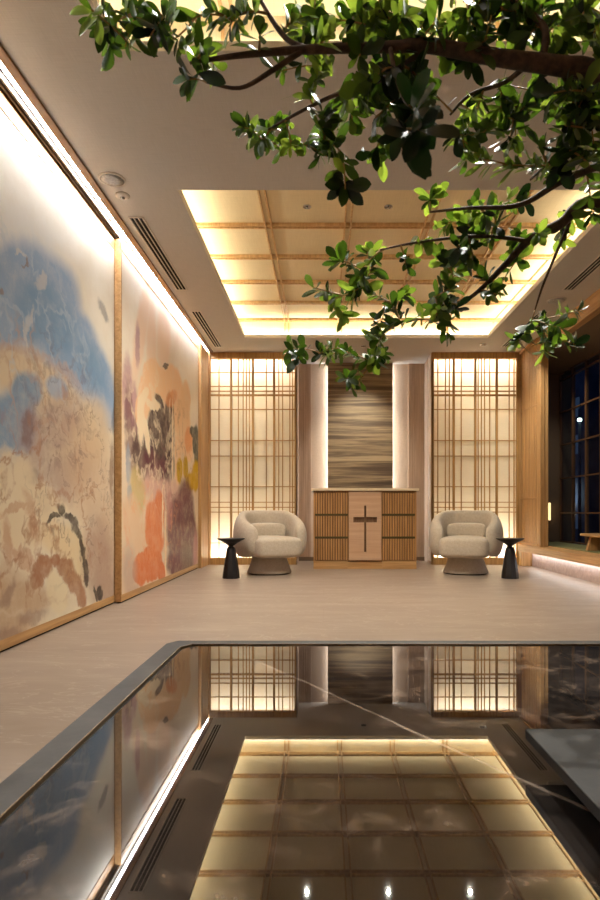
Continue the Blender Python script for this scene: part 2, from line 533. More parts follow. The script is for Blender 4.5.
def thing(name, loc, label, cat, group=None, rotz=0):
    o = bpy.data.objects.new(name, None)
    o.empty_display_size = 0.1
    o.location = loc; o.rotation_euler = (0, 0, rotz)
    COL.objects.link(o)
    return tag(o, label, cat, group)
def tag(o, label, cat, group=None):
    o['label'] = label; o['category'] = cat
    if group: o['group'] = group
    return o
def struct(o):
    o['kind'] = 'structure'
    return o
def dup(root, loc, rotz, label, group=None):
    r = root.copy(); COL.objects.link(r); r.location = loc; r.rotation_euler = (0, 0, rotz)
    tag(r, label, root['category'], group)
    for ch in list(root.children):
        c = ch.copy(); COL.objects.link(c); c.parent = r
        for g in list(ch.children):
            d = g.copy(); COL.objects.link(d); d.parent = c
    return r

# ------------------------------------------------------------------ shell
CEIL = 3.0
YB = 8.77            # plane of the shoji screens
YN = 9.47            # back of the niche
FRONT = -2.2
b = MB().box(-1.95, 5.0, FRONT, 9.9, -0.12, 0.0)
struct(b.build('floor', M['floor']))

CX0, CX1 = -1.02, 2.13           # opening of both coffers
CA = (4.34, 8.04)                # far coffer opening
CN = (-0.67, 3.03)               # near coffer opening
b = MB()
LIP = 0.05
for (x0, x1, y0, y1) in ((-1.56, CX0, FRONT, 10.0), (CX1, 2.87, FRONT, 10.0), (CX0, CX1, FRONT, CN[0]), (CX0, CX1, CN[1], CA[0]), (CX0, CX1, CA[1], 10.0)):
    b.box(x0, x1, y0, y1, CEIL, CEIL + LIP)
struct(b.build('ceiling', M['ceiling']))
b = MB().box(2.87, 3.70, FRONT, 9.5, 2.81, 2.90)
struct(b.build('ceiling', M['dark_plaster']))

struct(MB().box(-1.95, -1.78, FRONT, 9.9, 0, 3.3).build('wall_left', M['plaster']))
struct(MB().box(-1.95, 5.0, FRONT - 0.1, FRONT, 0, 3.3).build('wall_front', M['plaster']))
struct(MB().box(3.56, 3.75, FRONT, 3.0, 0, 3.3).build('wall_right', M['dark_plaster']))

NX0, NX1 = -0.375, 1.535         # niche sides
b = MB()
b.box(-1.95, NX0 - 0.30, 9.10, 9.25, 0, 3.3)
b.box(NX0 - 0.32, NX0 - 0.16, 9.10, 9.7, 0, 3.3)
b.box(NX1 + 0.16, NX1 + 0.32, 9.10, 9.7, 0, 3.3)
b.box(NX1 + 0.30, 2.90, 9.10, 9.25, 0, 3.3)
b.box(NX0 - 0.32, NX1 + 0.32, 9.50, 9.7, 0, 3.3)
struct(b.build('wall_back', M['plaster']))
# niche cheeks and the boards of its back
b = MB()
b.box(NX0 - 0.015, NX0, YB - 0.02, YN + 0.03, 0.0, CEIL)
struct(b.build('wall_niche', M['fluted']))
b = MB().box(NX1, NX1 + 0.015, YB - 0.02, YN + 0.03, 0.0, CEIL)
struct(b.build('wall_niche', M['plaster']))
b = MB().box(-0.19, 1.29, YN, 9.50, 0, CEIL)
struct(b.build('wall_niche', M['plaster']))
b = MB().box(NX0, -0.19, YN - 0.035, 9.50, 0, CEIL)
struct(b.build('wall_niche', M['fluted'], bevel=0.004))
b = MB().box(1.29, NX1, YN - 0.035, 9.50, 0, CEIL)
struct(b.build('wall_niche', M['fluted'], bevel=0.004))
b = MB().box(NX0, NX1, YN - 0.05, YN - 0.035, 0, 0.06)
struct(b.build('baseboard_niche', M['dark_plaster']))

# trim along the head of the painted wall: oak soffit, light slot, track
struct(MB().box(-1.605, -1.55, FRONT, 8.72, 2.985, 3.05).build('trim_1', M['head_oak'], bevel=0.003))
struct(MB().box(-1.78, -1.605, FRONT, 8.72, 3.03, 3.06).build('trim_2', M['oak_y']))
b = MB().box(-1.672, -1.660, FRONT, 8.60, 2.985, 3.03).box(-1.70, -1.690, FRONT, 8.60, 2.985, 3.03)
struct(b.build('trim_3', M['grey_track']))
struct(MB().box(-1.78, -1.725, FRONT, 5.0, 2.96, 3.03).build('trim_4', M['oak_y']))
o = thing('led_strip_light', (-1.622, 3.2, 3.0), 'long white strip light in the oak slot above the painted panels', 'strip light')
b = MB().box(-0.012, 0.010, -5.3, 5.50, 0.0, 0.008)
b.build('diffuser', M['led_wall'], o)
b = MB().box(-0.024, 0.024, -5.3, 5.52, 0.009, 0.028)
b.build('housing', M['white_metal'], o)

# jamb at the far end of the painted wall
struct(MB().box(-1.74, -1.615, 8.20, 8.70, 0, 2.985).build('trim_5', M['oak_z'], bevel=0.004))
struct(MB().box(-1.66, -1.60, 8.70, YB + 0.08, 0, CEIL).build('trim_6', M['oak_z'], bevel=0.004))

# ------------------------------------------------------------------ painted sliding panels
def panel_mesh(o, y0, y1, thick, ztop, mat):
    # local origin at the panel's face, bottom, near end
    L = y1 - y0
    b = MB()
    b.box(-thick, 0.0, 0, L, 0.012, 0.067)
    b.box(-thick, 0.0, 0, L, ztop - 0.085, ztop)
    b.box(-thick, 0.0, 0, 0.022, 0.067, ztop - 0.085)
    b.box(-thick, 0.0, L - 0.012, L, 0.067, ztop - 0.085)
    b.build('frame', M['oak_y'], o, bevel=0.002)
    b = MB().box(-thick + 0.01, -0.004, 0.022, L - 0.012, 0.067, ztop - 0.085)
    b.build('painting', mat, o)
    b = MB().box(-thick + 0.012, -0.012, 0.02, L - 0.02, 0.0, 0.012)
    b.build('floor_guide', M['dark_gap'], o)

BLUE, BLUE2, SKY = rgb(128, 154, 188), rgb(100, 134, 170), rgb(164, 182, 200)
CREAM, SAND = rgb(220, 205, 178), rgb(196, 172, 138)
MAUVE, BROWN, DKBR = rgb(150, 124, 116), rgb(146, 96, 70), rgb(34, 24, 22)
base1 = (-1.705, 1.2, 0.0)
mat1 = mural('painting_blue_ridge', 1.705, base1, (rgb(224, 212, 190), rgb(216, 203, 180), rgb(232, 222, 202)), [
    (rgb(244, 238, 226), 0.95, 0.5, 1, [(60, 190, 90, 100), (110, 300, 24, 80)]),
    (SKY, 0.5, 0.45, 1, [(22, 300, 50, 78), (70, 350, 34, 80, -30)]),
    (BLUE, 0.95, 0.22, 1, [(24, 292, 40, 52), (52, 304, 32, 46), (70, 340, 28, 44, -28), (90, 370, 22, 42, -25), (104, 398, 13, 34, -10), (6, 305, 26, 46)]),
    (BLUE2, 0.7, 0.5, 1, [(40, 310, 22, 34), (92, 370, 14, 30, -25), (60, 330, 18, 30, -20)]),
    (rgb(206, 186, 156), 0.95, 0.3, 1, [(18, 372, 30, 20, 25), (48, 388, 40, 20, 32), (84, 440, 26, 44, 20)]),
    (rgb(180, 146, 124), 0.5, 0.5, 2, [(30, 352, 30, 5, 8), (66, 375, 28, 5, 45)]),
    (BLUE2, 0.9, 0.25, 1, [(28, 392, 16, 20), (16, 425, 24, 36), (4, 440, 22, 26)]),
    (BLUE, 0.8, 0.25, 1, [(58, 388, 10, 13, -35)]),
    (MAUVE, 0.75, 0.5, 2, [(38, 440, 18, 36), (60, 420, 26, 28), (70, 470, 26, 30, 30)]),
    (rgb(190, 160, 132), 0.7, 0.5, 2, [(92, 470, 22, 60), (106, 540, 12, 60)]),
    (rgb(104, 80, 78), 0.7, 0.4, 2, [(34, 478, 9, 10), (42, 500, 8, 16, -20), (28, 430, 5, 18)]),
    (rgb(216, 198, 168), 0.9, 0.35, 2, [(14, 480, 24, 26), (40, 505, 26, 20, 25), (24, 530, 26, 26)]),
    (rgb(172, 120, 92), 0.6, 0.35, 2, [(16, 512, 14, 4, -30), (32, 522, 5, 24, -15), (10, 545, 5, 24), (24, 560, 14, 5, 20)]),
    (rgb(218, 196, 158), 0.9, 0.3, 1, [(64, 540, 22, 16, 30), (76, 560, 14, 26)]),
    (rgb(150, 120, 108), 0.7, 0.45, 2, [(100, 560, 14, 44), (110, 590, 8, 20)]),
    (DKBR, 0.95, 0.25, 0, [(54, 518, 8, 3, -28), (62, 509, 4, 6), (72, 520, 9, 4, 40), (78, 532, 4, 10, -25), (83, 548, 2.6, 12, -12), (86, 566, 2.4, 12, -8), (87, 580, 1.8, 8)]),
    (BROWN, 0.9, 0.16, 0, [(44, 566, 10, 12, 20), (38, 580, 7, 8), (56, 560, 5, 6)]),
    (BROWN, 0.88, 0.18, 0, [(66, 566, 8, 9), (74, 582, 8, 14, -25), (82, 598, 5, 13)]),
    (rgb(176, 146, 118), 0.85, 0.5, 2, [(14, 592, 22, 22), (34, 600, 22, 16), (12, 625, 22, 16)]),
    (rgb(120, 92, 84), 0.6, 0.45, 2, [(8, 634, 16, 10), (34, 620, 14, 8), (10, 590, 4, 14, 20)]),
    (rgb(222, 206, 174), 0.92, 0.18, 0, [(58, 592, 10, 22, -10)]),
    (rgb(44, 34, 30), 0.95, 0.2, 0, [(100, 594, 3.2, 8), (96, 596, 1.4, 10, -8)]),
    (rgb(92, 98, 110), 0.7, 0.35, 0, [(115, 420, 2.5, 16), (104, 310, 3, 12, -20)]),
    (rgb(110, 74, 56), 0.7, 0.35, 0, [(112, 470, 2.0, 26)]),
    (rgb(214, 206, 190), 0.5, 0.4, 2, [(42, 282, 4, 8, 20), (30, 320, 3, 14, 20), (24, 262, 5, 2), (24, 340, 1.2, 20)]),
    (rgb(110, 84, 62), 0.7, 0.35, 0, [(25, 264, 4, 1.2, 10), (3, 291, 2, 4), (27, 260, 1, 4)]),
], [(2.4, (2.6, 0.75, 1.3, 0.62), rgb(150, 104, 80), 0.035, 0.75),
    (3.4, (3.2, 0.95, 0.9, 0.8), rgb(104, 80, 76), 0.02, 0.6),
    (5.0, (2.9, 1.45, 0.7, 0.5), rgb(92, 70, 70), 0.06, 0.45),
    (2.0, (2.3, 1.55, 0.9, 0.35), rgb(170, 134, 112), 0.04, 0.6),
    (1.6, (2.4, 1.9, 1.2, 0.5), rgb(176, 190, 204), 0.03, 0.5)])
o = thing('sliding_panel', base1, 'tall sliding panel painted with a blue mountain over sandy marbling', 'painted panel')
panel_mesh(o, 1.2, 5.07, 0.06, 2.97, mat1)

PEACH, CORAL, PLUM, DPLUM = rgb(240, 194, 152), rgb(214, 122, 86), rgb(88, 44, 52), rgb(44, 20, 24)
base2 = (-1.65, 5.055, 0.0)
mat2 = mural('painting_blossom', 1.65, base2, (rgb(208, 182, 158), rgb(222, 200, 174), rgb(232, 216, 194)), [
    (rgb(242, 232, 218), 0.95, 0.5, 1, [(160, 310, 40, 60, 35), (192, 370, 16, 60)]),
    (rgb(234, 196, 168), 0.75, 0.35, 0, [(142, 330, 6, 50, 8), (152, 345, 5, 46), (164, 340, 7, 34)]),
    (rgb(170, 128, 136), 0.85, 0.3, 0, [(128, 390, 5, 34), (138, 345, 2.5, 22), (134, 410, 4, 30)]),
    (PLUM, 0.75, 0.3, 0, [(129, 420, 4, 40), (135, 446, 6, 30)]),
    (rgb(204, 160, 148), 0.9, 0.4, 1, [(158, 476, 14, 18), (166, 492, 14, 18), (176, 504, 8, 20), (146, 480, 10, 14)]),
    (PEACH, 0.95, 0.15, 0, [(152, 372, 8, 14), (160, 384, 9, 16), (172, 386, 11, 20), (178, 402, 8, 22), (146, 396, 7, 22), (140, 410, 5, 16)]),
    (DPLUM, 0.97, 0.16, 0, [(158, 424, 9, 20), (165, 446, 9, 30), (152, 446, 8, 24), (170, 424, 5, 30), (160, 402, 2.6, 9, -30)]),
    (DPLUM, 0.85, 0.3, 0, [(142, 462, 7, 18), (136, 448, 4, 16), (168, 466, 8, 14)]),
    (PLUM, 0.7, 0.4, 1, [(150, 462, 8, 14), (160, 470, 8, 10)]),
    (rgb(240, 218, 186), 0.95, 0.15, 0, [(147, 434, 2.4, 22, -8), (141, 418, 3.6, 24), (154, 405, 8, 5, 35), (144, 398, 4, 12, 20)]),
    (rgb(236, 196, 156), 0.95, 0.18, 0, [(183, 425, 8, 28), (189, 445, 5, 18), (178, 455, 3, 30), (186, 400, 5, 20)]),
    (rgb(222, 146, 104), 0.8, 0.2, 0, [(189, 440, 4, 13), (172, 398, 5, 9, 20)]),
    (rgb(38, 44, 34), 0.96, 0.15, 0, [(196, 440, 3.2, 16), (193, 431, 3, 5), (197, 458, 2.4, 10)]),
    (rgb(190, 146, 22), 0.95, 0.18, 0, [(180, 470, 3, 13), (186, 468, 2.4, 12), (196, 476, 4, 15), (191, 482, 5, 9)]),
    (rgb(192, 170, 116), 0.85, 0.35, 1, [(138, 495, 8, 22), (136, 480, 5, 14)]),
    (rgb(132, 144, 158), 0.8, 0.3, 0, [(129, 465, 2.6, 18), (130, 495, 2.6, 12)]),
    (rgb(220, 186, 154), 0.9, 0.3, 1, [(132, 520, 9, 26), (142, 540, 9, 20)]),
    (PLUM, 0.97, 0.2, 0, [(186, 512, 9, 32), (176, 532, 8, 36), (190, 542, 8, 34), (180, 562, 12, 18)]),
    (rgb(116, 100, 84), 0.6, 0.5, 0, [(188, 558, 6, 14)]),
    (rgb(176, 122, 118), 0.8, 0.3, 0, [(196, 558, 2.4, 28), (170, 510, 3, 20)]),
    (CORAL, 0.95, 0.16, 0, [(154, 520, 8, 20), (160, 512, 5, 22), (157, 540, 8, 16), (152, 534, 6, 14)]),
    (rgb(206, 116, 82), 0.97, 0.13, 0, [(143, 566, 9, 13), (152, 571, 8, 11), (140, 574, 7, 11), (158, 562, 5, 12), (162, 572, 4, 12), (150, 554, 6, 8)]),
    (rgb(242, 218, 184), 0.95, 0.2, 0, [(166, 545, 0.8, 42), (173, 440, 0.7, 42), (163, 510, 0.8, 26)]),
    (rgb(174, 148, 134), 0.7, 0.45, 1, [(130, 570, 7, 24), (134, 592, 8, 8)]),
    (rgb(46, 30, 28), 0.9, 0.2, 0, [(166, 366, 3, 2.4, 10)]),
], [(1.8, (1.1, 1.5, 1.2, 0.8), rgb(238, 216, 186), 0.04, 0.7),
    (2.6, (1.0, 0.6, 1.2, 0.5), rgb(226, 158, 122), 0.035, 0.5),
    (2.2, (2.0, 1.2, 0.9, 0.9), rgb(120, 78, 80), 0.03, 0.5)])
o = thing('sliding_panel', base2, 'tall sliding panel painted with peach and plum petals', 'painted panel')
panel_mesh(o, 5.055, 8.19, 0.050, 2.975, mat2)

# ------------------------------------------------------------------ coffers
def coffer(y0, y1, label, rows, colx, led):
    o = thing('ceiling_coffer', ((CX0 + CX1) / 2, (y0 + y1) / 2, CEIL + LIP), label, 'ceiling coffer')
    cx, cy, cz = o.location
    TZ = 3.245
    X0, X1, Y0, Y1 = CX0 - 0.17, CX1 + 0.17, y0 - 0.20, y1 + 0.09
    L = lambda x0, x1, ya, yb, z0, z1: (x0 - cx, x1 - cx, ya - cy, yb - cy, z0 - cz, z1 - cz)
    b = MB()
    b.box(*L(X0 - .05, X1 + .05, Y0 - .05, Y1 + .05, TZ, TZ + 0.05))
    b.build('panel', M['coffer'], o)
    b = MB()
    b.box(*L(X0 - .05, X0, Y0, Y1, CEIL + LIP, TZ)); b.box(*L(X1, X1 + .05, Y0, Y1, CEIL + LIP, TZ))
    b.box(*L(X0 - .05, X1 + .05, Y0 - .05, Y0, CEIL + LIP, TZ)); b.box(*L(X0 - .05, X1 + .05, Y1, Y1 + .05, CEIL + LIP, TZ))
    b.build('side_wall', M['coffer'], o)
    b = MB()
    for y in rows:
        for d in (-0.024, 0.024):
            b.box(*L(X0, X1, y + d - 0.007, y + d + 0.007, TZ - 0.028, TZ))
    for x in colx:
        for d in (-0.026, 0.026):
            b.box(*L(x + d - 0.007, x + d + 0.007, Y0, Y1, TZ - 0.024, TZ))
            b.box(*L(x + d - 0.007, x + d + 0.007, Y1 - 0.014, Y1, CEIL + LIP, TZ - 0.024))
    b.box(*L(X0 + 0.07, X0 + 0.085, Y0, Y1, TZ - 0.02, TZ))
    b.box(*L(X1 - 0.085, X1 - 0.07, Y0, Y1, TZ - 0.02, TZ))
    b.build('lattice', M['coffer_oak'], o)
    # cove lights sit on the lip, hidden from the floor
    b = MB()
    h = CEIL + LIP
    b.box(*L(X0 + 0.02, X0 + 0.06, Y0 + .05, Y1 - .05, h + 0.001, h + 0.012)); b.box(*L(X1 - 0.06, X1 - 0.02, Y0 + .05, Y1 - .05, h + 0.001, h + 0.012))
    b.box(*L(X0 + .1, X1 - .1, Y1 - 0.06, Y1 - 0.02, h + 0.001, h + 0.012))
    b.build('cove_light', led, o)
    return o
COLX = [0.555 + 0.69 * k for k in (-1.5, -0.5, 0.5, 1.5)]
coffer(CA[0], CA[1], 'glowing ceiling coffer with paper squares and double oak lattice over the armchairs', [5.385 + 0.662 * k for k in range(-1, 5)], COLX, M['led_coffer'])
coffer(CN[0], CN[1], 'glowing lattice ceiling coffer partly hidden behind the leafy branches', [3.03 + 0.09 - 0.66 * k for k in range(1, 6)], COLX, M['led_coffer_dim'])

# ------------------------------------------------------------------ ceiling fittings
def diffuser(x, y0, y1, label, root=None):
    o = thing('air_diffuser', (x, (y0 + y1) / 2, CEIL), label, 'air vent', 'slot diffusers in the ceiling')
    hl, hw = (y1 - y0) / 2, 0.055
    MB().box(-hw + 0.002, hw - 0.002, -hl + 0.002, hl - 0.002, -0.002, -0.0005).build('duct', M['black_slot'], o)
    b = MB()
    for q in (-0.052, -0.0173, 0.0173, 0.052):
        wq = 0.006 if abs(q) > 0.03 else 0.0035
        b.box(q - wq, q + wq, -hl, hl, -0.008, -0.002)
    b.box(-hw, hw, -hl - 0.008, -hl, -0.008, -0.0005); b.box(-hw, hw, hl, hl + 0.008, -0.008, -0.0005)
    b.build('frame', M['white_metal'], o)
    return o
diffuser(-1.435, 4.74, 6.28, 'long slot air vent beside the painted wall, next to the round speaker')
diffuser(-1.435, 6.96, 8.46, 'slot air vent beside the painted wall, ending near the shoji screen')
diffuser(2.475, 4.74, 6.28, 'long slot air vent above the raised platform, seen past the leaves')
diffuser(2.475, 6.96, 8.46, 'slot air vent above the oak slat screen')

def ceiling_speaker(x, y, r, label):
    o = thing('ceiling_speaker', (x, y, CEIL), label, 'speaker')
    MB().lathe([(r, -0.0005), (r, -0.006), (r * 0.9, -0.009), (r * 0.9, -0.0005)], 40).build('bezel', M['white_metal'], o)
    MB().lathe([(r * 0.9, -0.0095), (r * 0.5, -0.013), (0.004, -0.014)], 40).build('grille', M['grille'], o)
ceiling_speaker(-1.43, 4.195, 0.088, 'round grey ceiling speaker near the painted wall')
ceiling_speaker(2.48, 6.60, 0.10, 'round ceiling speaker between the vents above the platform')
o = thing('smoke_detector', (-1.43, 4.41, CEIL), 'small round white sensor beside the grey ceiling speaker', 'sensor')
MB().lathe([(0.05, -0.0005), (0.05, -0.008), (0.036, -0.016), (0.03, -0.0165)], 32).build('base', M['white_metal'], o)
MB().lathe([(0.018, -0.0165), (0.016, -0.026), (0.004, -0.028)], 24).build('dome', M['chrome'], o)

def downlight(x, y, z, label, r=0.035):
    o = thing('downlight', (x, y, z), label, 'downlight', 'small recessed ceiling spotlights')
    MB().lathe([(r, -0.0005), (r, -0.006), (r * 0.8, -0.008), (r * 0.8, -0.0005)], 24).build('ring', M['chrome'], o)
    MB().lathe([(r * 0.78, -0.0045), (r * 0.4, -0.003), (0.002, -0.0025)], 24).build('reflector', M['chrome'], o)
    MB().lathe([(r * 0.3, -0.009), (r * 0.22, -0.016), (0.002, -0.018)], 16).build('lens', M['chrome'], o)
downlight(-0.135, 5.07, 3.244, 'recessed spotlight in the glowing coffer, nearest the painted wall')
downlight(0.53, 5.07, 3.244, 'recessed spotlight in the middle of the glowing coffer')
downlight(1.20, 5.07, 3.244, 'recessed spotlight in the glowing coffer, half hidden by leaves')
downlight(0.545, 8.43, CEIL, 'tiny recessed spotlight in the ceiling before the wood veneer panel')
downlight(2.15, 8.35, CEIL, 'recessed spotlight in the ceiling before the shoji by the platform', 0.05)

# ------------------------------------------------------------------ shoji screens
HZ = [372.4, 386.2, 391.1, 395.1, 409.3, 440.4, 456, 486.7, 502.2, 507.3, 512.1, 543]
HTHICK = {395.1: 0.026, 391.1: 0.016, 386.2: 0.012}
def shoji(name, px0, px1, thick, thin, label):
    X = lambda p: (p - VX) * YB / F_PX
    Z = lambda p: EYE + (VY - p) * YB / F_PX
    x0, x1 = X(px0), X(px1)
    cx = (x0 + x1) / 2; hw = (x1 - x0) / 2
    o = thing('shoji_screen', (cx, YB, 0), label, 'shoji screen')
    b = MB()
    b.box(-hw, hw, -0.02, 0.05, Z(358.6), CEIL - 0.002)
    b.box(-hw, hw, -0.02, 0.05, 0.0, Z(557.8))
    for s in (-1, 1):
        b.box(s * hw - 0.016 - s * 0.016, s * hw + 0.016 - s * 0.016, -0.02, 0.05, Z(557.8), Z(358.6))
    b.build('frame', M['lattice'], o, bevel=0.002)
    b = MB()
    z0, z1 = Z(557.8), Z(358.6)
    for p in thick: b.box(X(p) - cx - 0.015, X(p) - cx + 0.015, -0.008, 0.024, z0, z1)
    for p in thin: b.box(X(p) - cx - 0.0065, X(p) - cx + 0.0065, 0.0, 0.020, z0, z1)
    for p in HZ:
        t = HTHICK.get(p, 0.011)
        b.box(-hw + 0.03, hw - 0.03, 0.002, 0.022, Z(p) - t / 2, Z(p) + t / 2)
    b.build('lattice', M['lattice'], o)
    b = MB().box(-hw + 0.02, hw - 0.02, 0.0245, 0.0260, z0 - 0.01, z1 + 0.01)
    b = MB(); b.quad([(-hw + 0.02, 0.0255, z0 - .01), (hw - 0.02, 0.0255, z0 - .01), (hw - 0.02, 0.0255, z1 + .01), (-hw + 0.02, 0.0255, z1 + .01)])
    b.build('paper', M['paper'], o)
    # light box behind
    b = MB()
    b.box(-hw, hw, 0.26, 0.28, 0.05, CEIL); b.box(-hw, -hw + .012, 0.05, 0.26, 0.05, CEIL); b.box(hw - .012, hw, 0.05, 0.26, 0.05, CEIL)
    b.box(-hw, hw, 0.05, 0.26, 0.04, 0.055); b.box(-hw, hw, 0.05, 0.26, CEIL - 0.012, CEIL)
    b.build('light_box', M['backing'], o)
    MB().box(-hw + .03, hw - .03, 0.12, 0.17, 0.058, 0.075).build('strip_light', M['led_shoji'], o)
    MB().box(-hw + .03, hw - .03, 0.12, 0.17, CEIL - 0.034, CEIL - 0.016).build('strip_light', M['led_shoji'], o)
    return o
shoji('L', 208.3, 296.8, [231.1, 252.9, 274.1], [218.9, 238.3, 243.1, 246.3, 249.4, 266.3, 278.7, 282.6, 289.8, 292.6],
      'backlit shoji screen standing beside the painted wall')
shoji('R', 431.6, 518.6, [453.8, 475.4, 496.8], [437.9, 445.5, 449.5, 461.4, 478.3, 481.6, 484.7, 489.8, 509.4, 514.2],
      'backlit shoji screen beside the oak slat screen and platform')

# ------------------------------------------------------------------ niche panel
o = thing('veneer_panel', (0.555, 9.36, 0.0), 'tall brown panel of wavy horizontal strata above the cabinet', 'wall panel')
MB().box(-0.49, 0.49, 0.0, 0.03, 0.02, CEIL - 0.004).build('face', M['strata'], o, bevel=0.003)
MB().box(-0.40, 0.40, 0.03, 0.105, 0.02, CEIL - 0.02).build('batten', M['dark_gap'], o)
for s in (-1, 1): MB().box(s * 0.44 - 0.012, s * 0.44 + 0.012, 0.045, 0.075, 0.05, CEIL - 0.03).build('strip_light', M['led_niche'], o)

# ------------------------------------------------------------------ cabinet
CY = 8.09
sc = CY / F_PX
CXC = (365.0 - VX) * sc
o = thing('cabinet', (CXC, CY, 0), 'pale oak cabinet with a cross cut in its centre door below the veneer panel', 'cabinet')
zc = lambda p: EYE + (VY - p) * sc
xc = lambda p: (p - 365.0) * sc
W2 = 51.5 * sc
D = 0.48
b = MB()
b.box(-W2, W2, 0.030, D, 0.10, zc(490.9))
b.box(-W2, -W2 + 0.018, 0.0, D, 0.10, zc(490.9)); b.box(W2 - 0.018, W2, 0.0, D, 0.10, zc(490.9))
b.build('body', M['drawer_oak'], o)
MB().box(-W2 - 0.03, W2 + 0.03, -0.03, D + 0.01, zc(490.9), zc(488.3)).build('worktop', M['cream'], o, bevel=0.003)
b = MB().box(-W2, xc(347.6), 0.002, D, 0.0, 0.105).box(xc(382.4), W2, 0.002, D, 0.0, 0.105).box(xc(347.6), xc(382.4), 0.02, D, 0.0, 0.095)
b.build('plinth', M['oak_x'], o)
rows = [(492.4, 513.7), (515.7, 536.5), (538.5, 560.2)]
for p_ in (514.7, 537.5):
    for (xa, xb) in ((-W2 + 0.018, xc(348.0)), (xc(382.0), W2 - 0.018)):
        MB().box(xa, xb, 0.004, 0.0295, zc(p_ + 0.95), zc(p_ - 0.95)).build('divider', M['olive'], o)
for (xa, xb) in ((-W2 + 0.018, xc(348.0)), (xc(382.0), W2 - 0.018)):
    for (pa, pb) in rows:
        za, zb = zc(pb), zc(pa)
        b = MB()
        n = 13
        pit = (xb - xa - .006) / n
        for k in range(n):
            x = xa + 0.003 + pit * (k + 0.5)
            b.box(x - pit * 0.33, x + pit * 0.33, -0.006, 0.016, za, zb - 0.004)
        dr = b.build('drawer', M['drawer_oak'], o)
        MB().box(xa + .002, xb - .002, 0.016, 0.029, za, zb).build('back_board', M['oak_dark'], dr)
# centre door with a cut-through cross
xa, xb, za, zb = xc(348.8), xc(381.2), zc(560.0), zc(491.8)
vx, vz0, vz1 = 0.014, zc(552.0), zc(505.6)
hx, hz0, hz1 = 0.155, zc(522.4), zc(517.0)
cxx = xc(365.2)
b = MB()
def slab(x0, x1, z0, z1): b.box(x0, x1, -0.014, 0.020, z0, z1)
slab(xa, xb, za, vz0); slab(xa, xb, vz1, zb)
slab(xa, cxx - vx, vz0, hz0); slab(cxx + vx, xb, vz0, hz0)
slab(xa, cxx - hx, hz0, hz1); slab(cxx + hx, xb, hz0, hz1)
slab(xa, cxx - vx, hz1, vz1); slab(cxx + vx, xb, hz1, vz1)
door = b.build('door', M['maple'], o)
MB().box(cxx - hx - .01, cxx + hx + .01, 0.026, 0.0295, vz0 - .01, vz1 + .01).build('cross_recess', M['cross'], door)

# ------------------------------------------------------------------ armchairs
def armchair_parts(o):
    b = MB()
    A = 138
    N, K = 44, 20
    rings = []
    for i in range(N + 1):
        u = i / N
        th = R(-A + 2 * A * u)
        edge = min(u, 1 - u) * N            # ring count from the end
        cap = min(1.0, math.sqrt(max(0.0, 1 - (1 - min(edge / 4.0, 1.0)) ** 2)) + 0.02)
        t = abs(th) / R(A)
        q_ = min(1, max(0, (t - 0.32) / 0.68)); ztop = 0.768 - 0.20 * q_ * q_ * (3 - 2 * q_) ** 0.6
        zbot = 0.205 + 0.03 * max(0, (t - 0.6) / 0.4) ** 2
        zm, hh = (ztop + zbot) / 2, (ztop - zbot) / 2 * (0.75 + 0.25 * cap)
        thick = 0.076 * cap
        rx, ry = 0.352, 0.32
        ring = []
        for k in range(K):
            a = 2 * math.pi * k / K
            e = 0.78
            ca, sa = math.cos(a), math.sin(a)
            dx = math.copysign(abs(ca) ** e, ca) * thick
            dz = math.copysign(abs(sa) ** e, sa) * hh
            z = zm + dz
            q = (z - 0.2) / 0.56
            bulge = 0.93 + 0.12 * math.sin(math.pi * min(1, max(0, q * 0.9 + 0.12)))
            r_ = (1 + 0) * bulge
            s_ = 1.0
            if t > 0.72: s_ = 1.0
            px = math.sin(th) * (rx * r_ + dx)
            py = math.cos(th) * (ry * r_ + dx)
            if abs(th) > R(90): py *= 1.25
            ring.append((px, py, z))
        rings.append(ring)
    n = len(b.v)
    for r_ in rings: b.v += r_
    for i in range(N):
        for k in range(K):
            j = (k + 1) % K
            b.f.append((n + i * K + k, n + i * K + j, n + (i + 1) * K + j, n + (i + 1) * K + k)); b.sm.append(True)
    b.f.append(tuple(n + k for k in range(K))); b.sm.append(True)
    b.f.append(tuple(n + N * K + k for k in reversed(range(K)))); b.sm.append(True)
    b.build('backrest', M['fabric'], o, subd=1)
    def warp(x, y, z):
        f = 1.0 if y < 0 else 1 - 0.28 * (y / 0.31) ** 2
        return (x * f, y, z + 0.012 * (1 - (x / 0.3) ** 2) * (1 if z > 0 else 0))
    b = MB().superell((0, -0.10, 0.325), (0.292, 0.335, 0.122), 0.36, 0.40, 48, 24, warp)
    b.build('seat', M['fabric'], o)
    b = MB().superell((0, 0.17, 0.515), (0.235, 0.085, 0.095), 0.5, 0.35, 40, 20, lambda x, y, z: (x, y - 0.9 * x * x, z))
    b.build('lumbar_cushion', M['fabric'], o)
    b = MB().lathe([(0.20, 0.012), (0.262, 0.012), (0.268, 0.02), (0.258, 0.05), (0.232, 0.12), (0.212, 0.18), (0.206, 0.22)], 48)
    b.build('base', M['fabric'], o)
    b = MB().lathe([(0.24, 0.0), (0.25, 0.012), (0.25, 0.014)], 40)
    b.build('glide', M['black_slot'], o)
o = thing('armchair', (-0.655, 7.52, 0), 'beige boucle barrel armchair by the shoji along the painted wall', 'armchair', 'pair of swivel armchairs', R(24))
armchair_parts(o)
dup(o, (1.725, 7.52, 0), R(-17), 'beige boucle barrel armchair near the raised platform', 'pair of swivel armchairs')

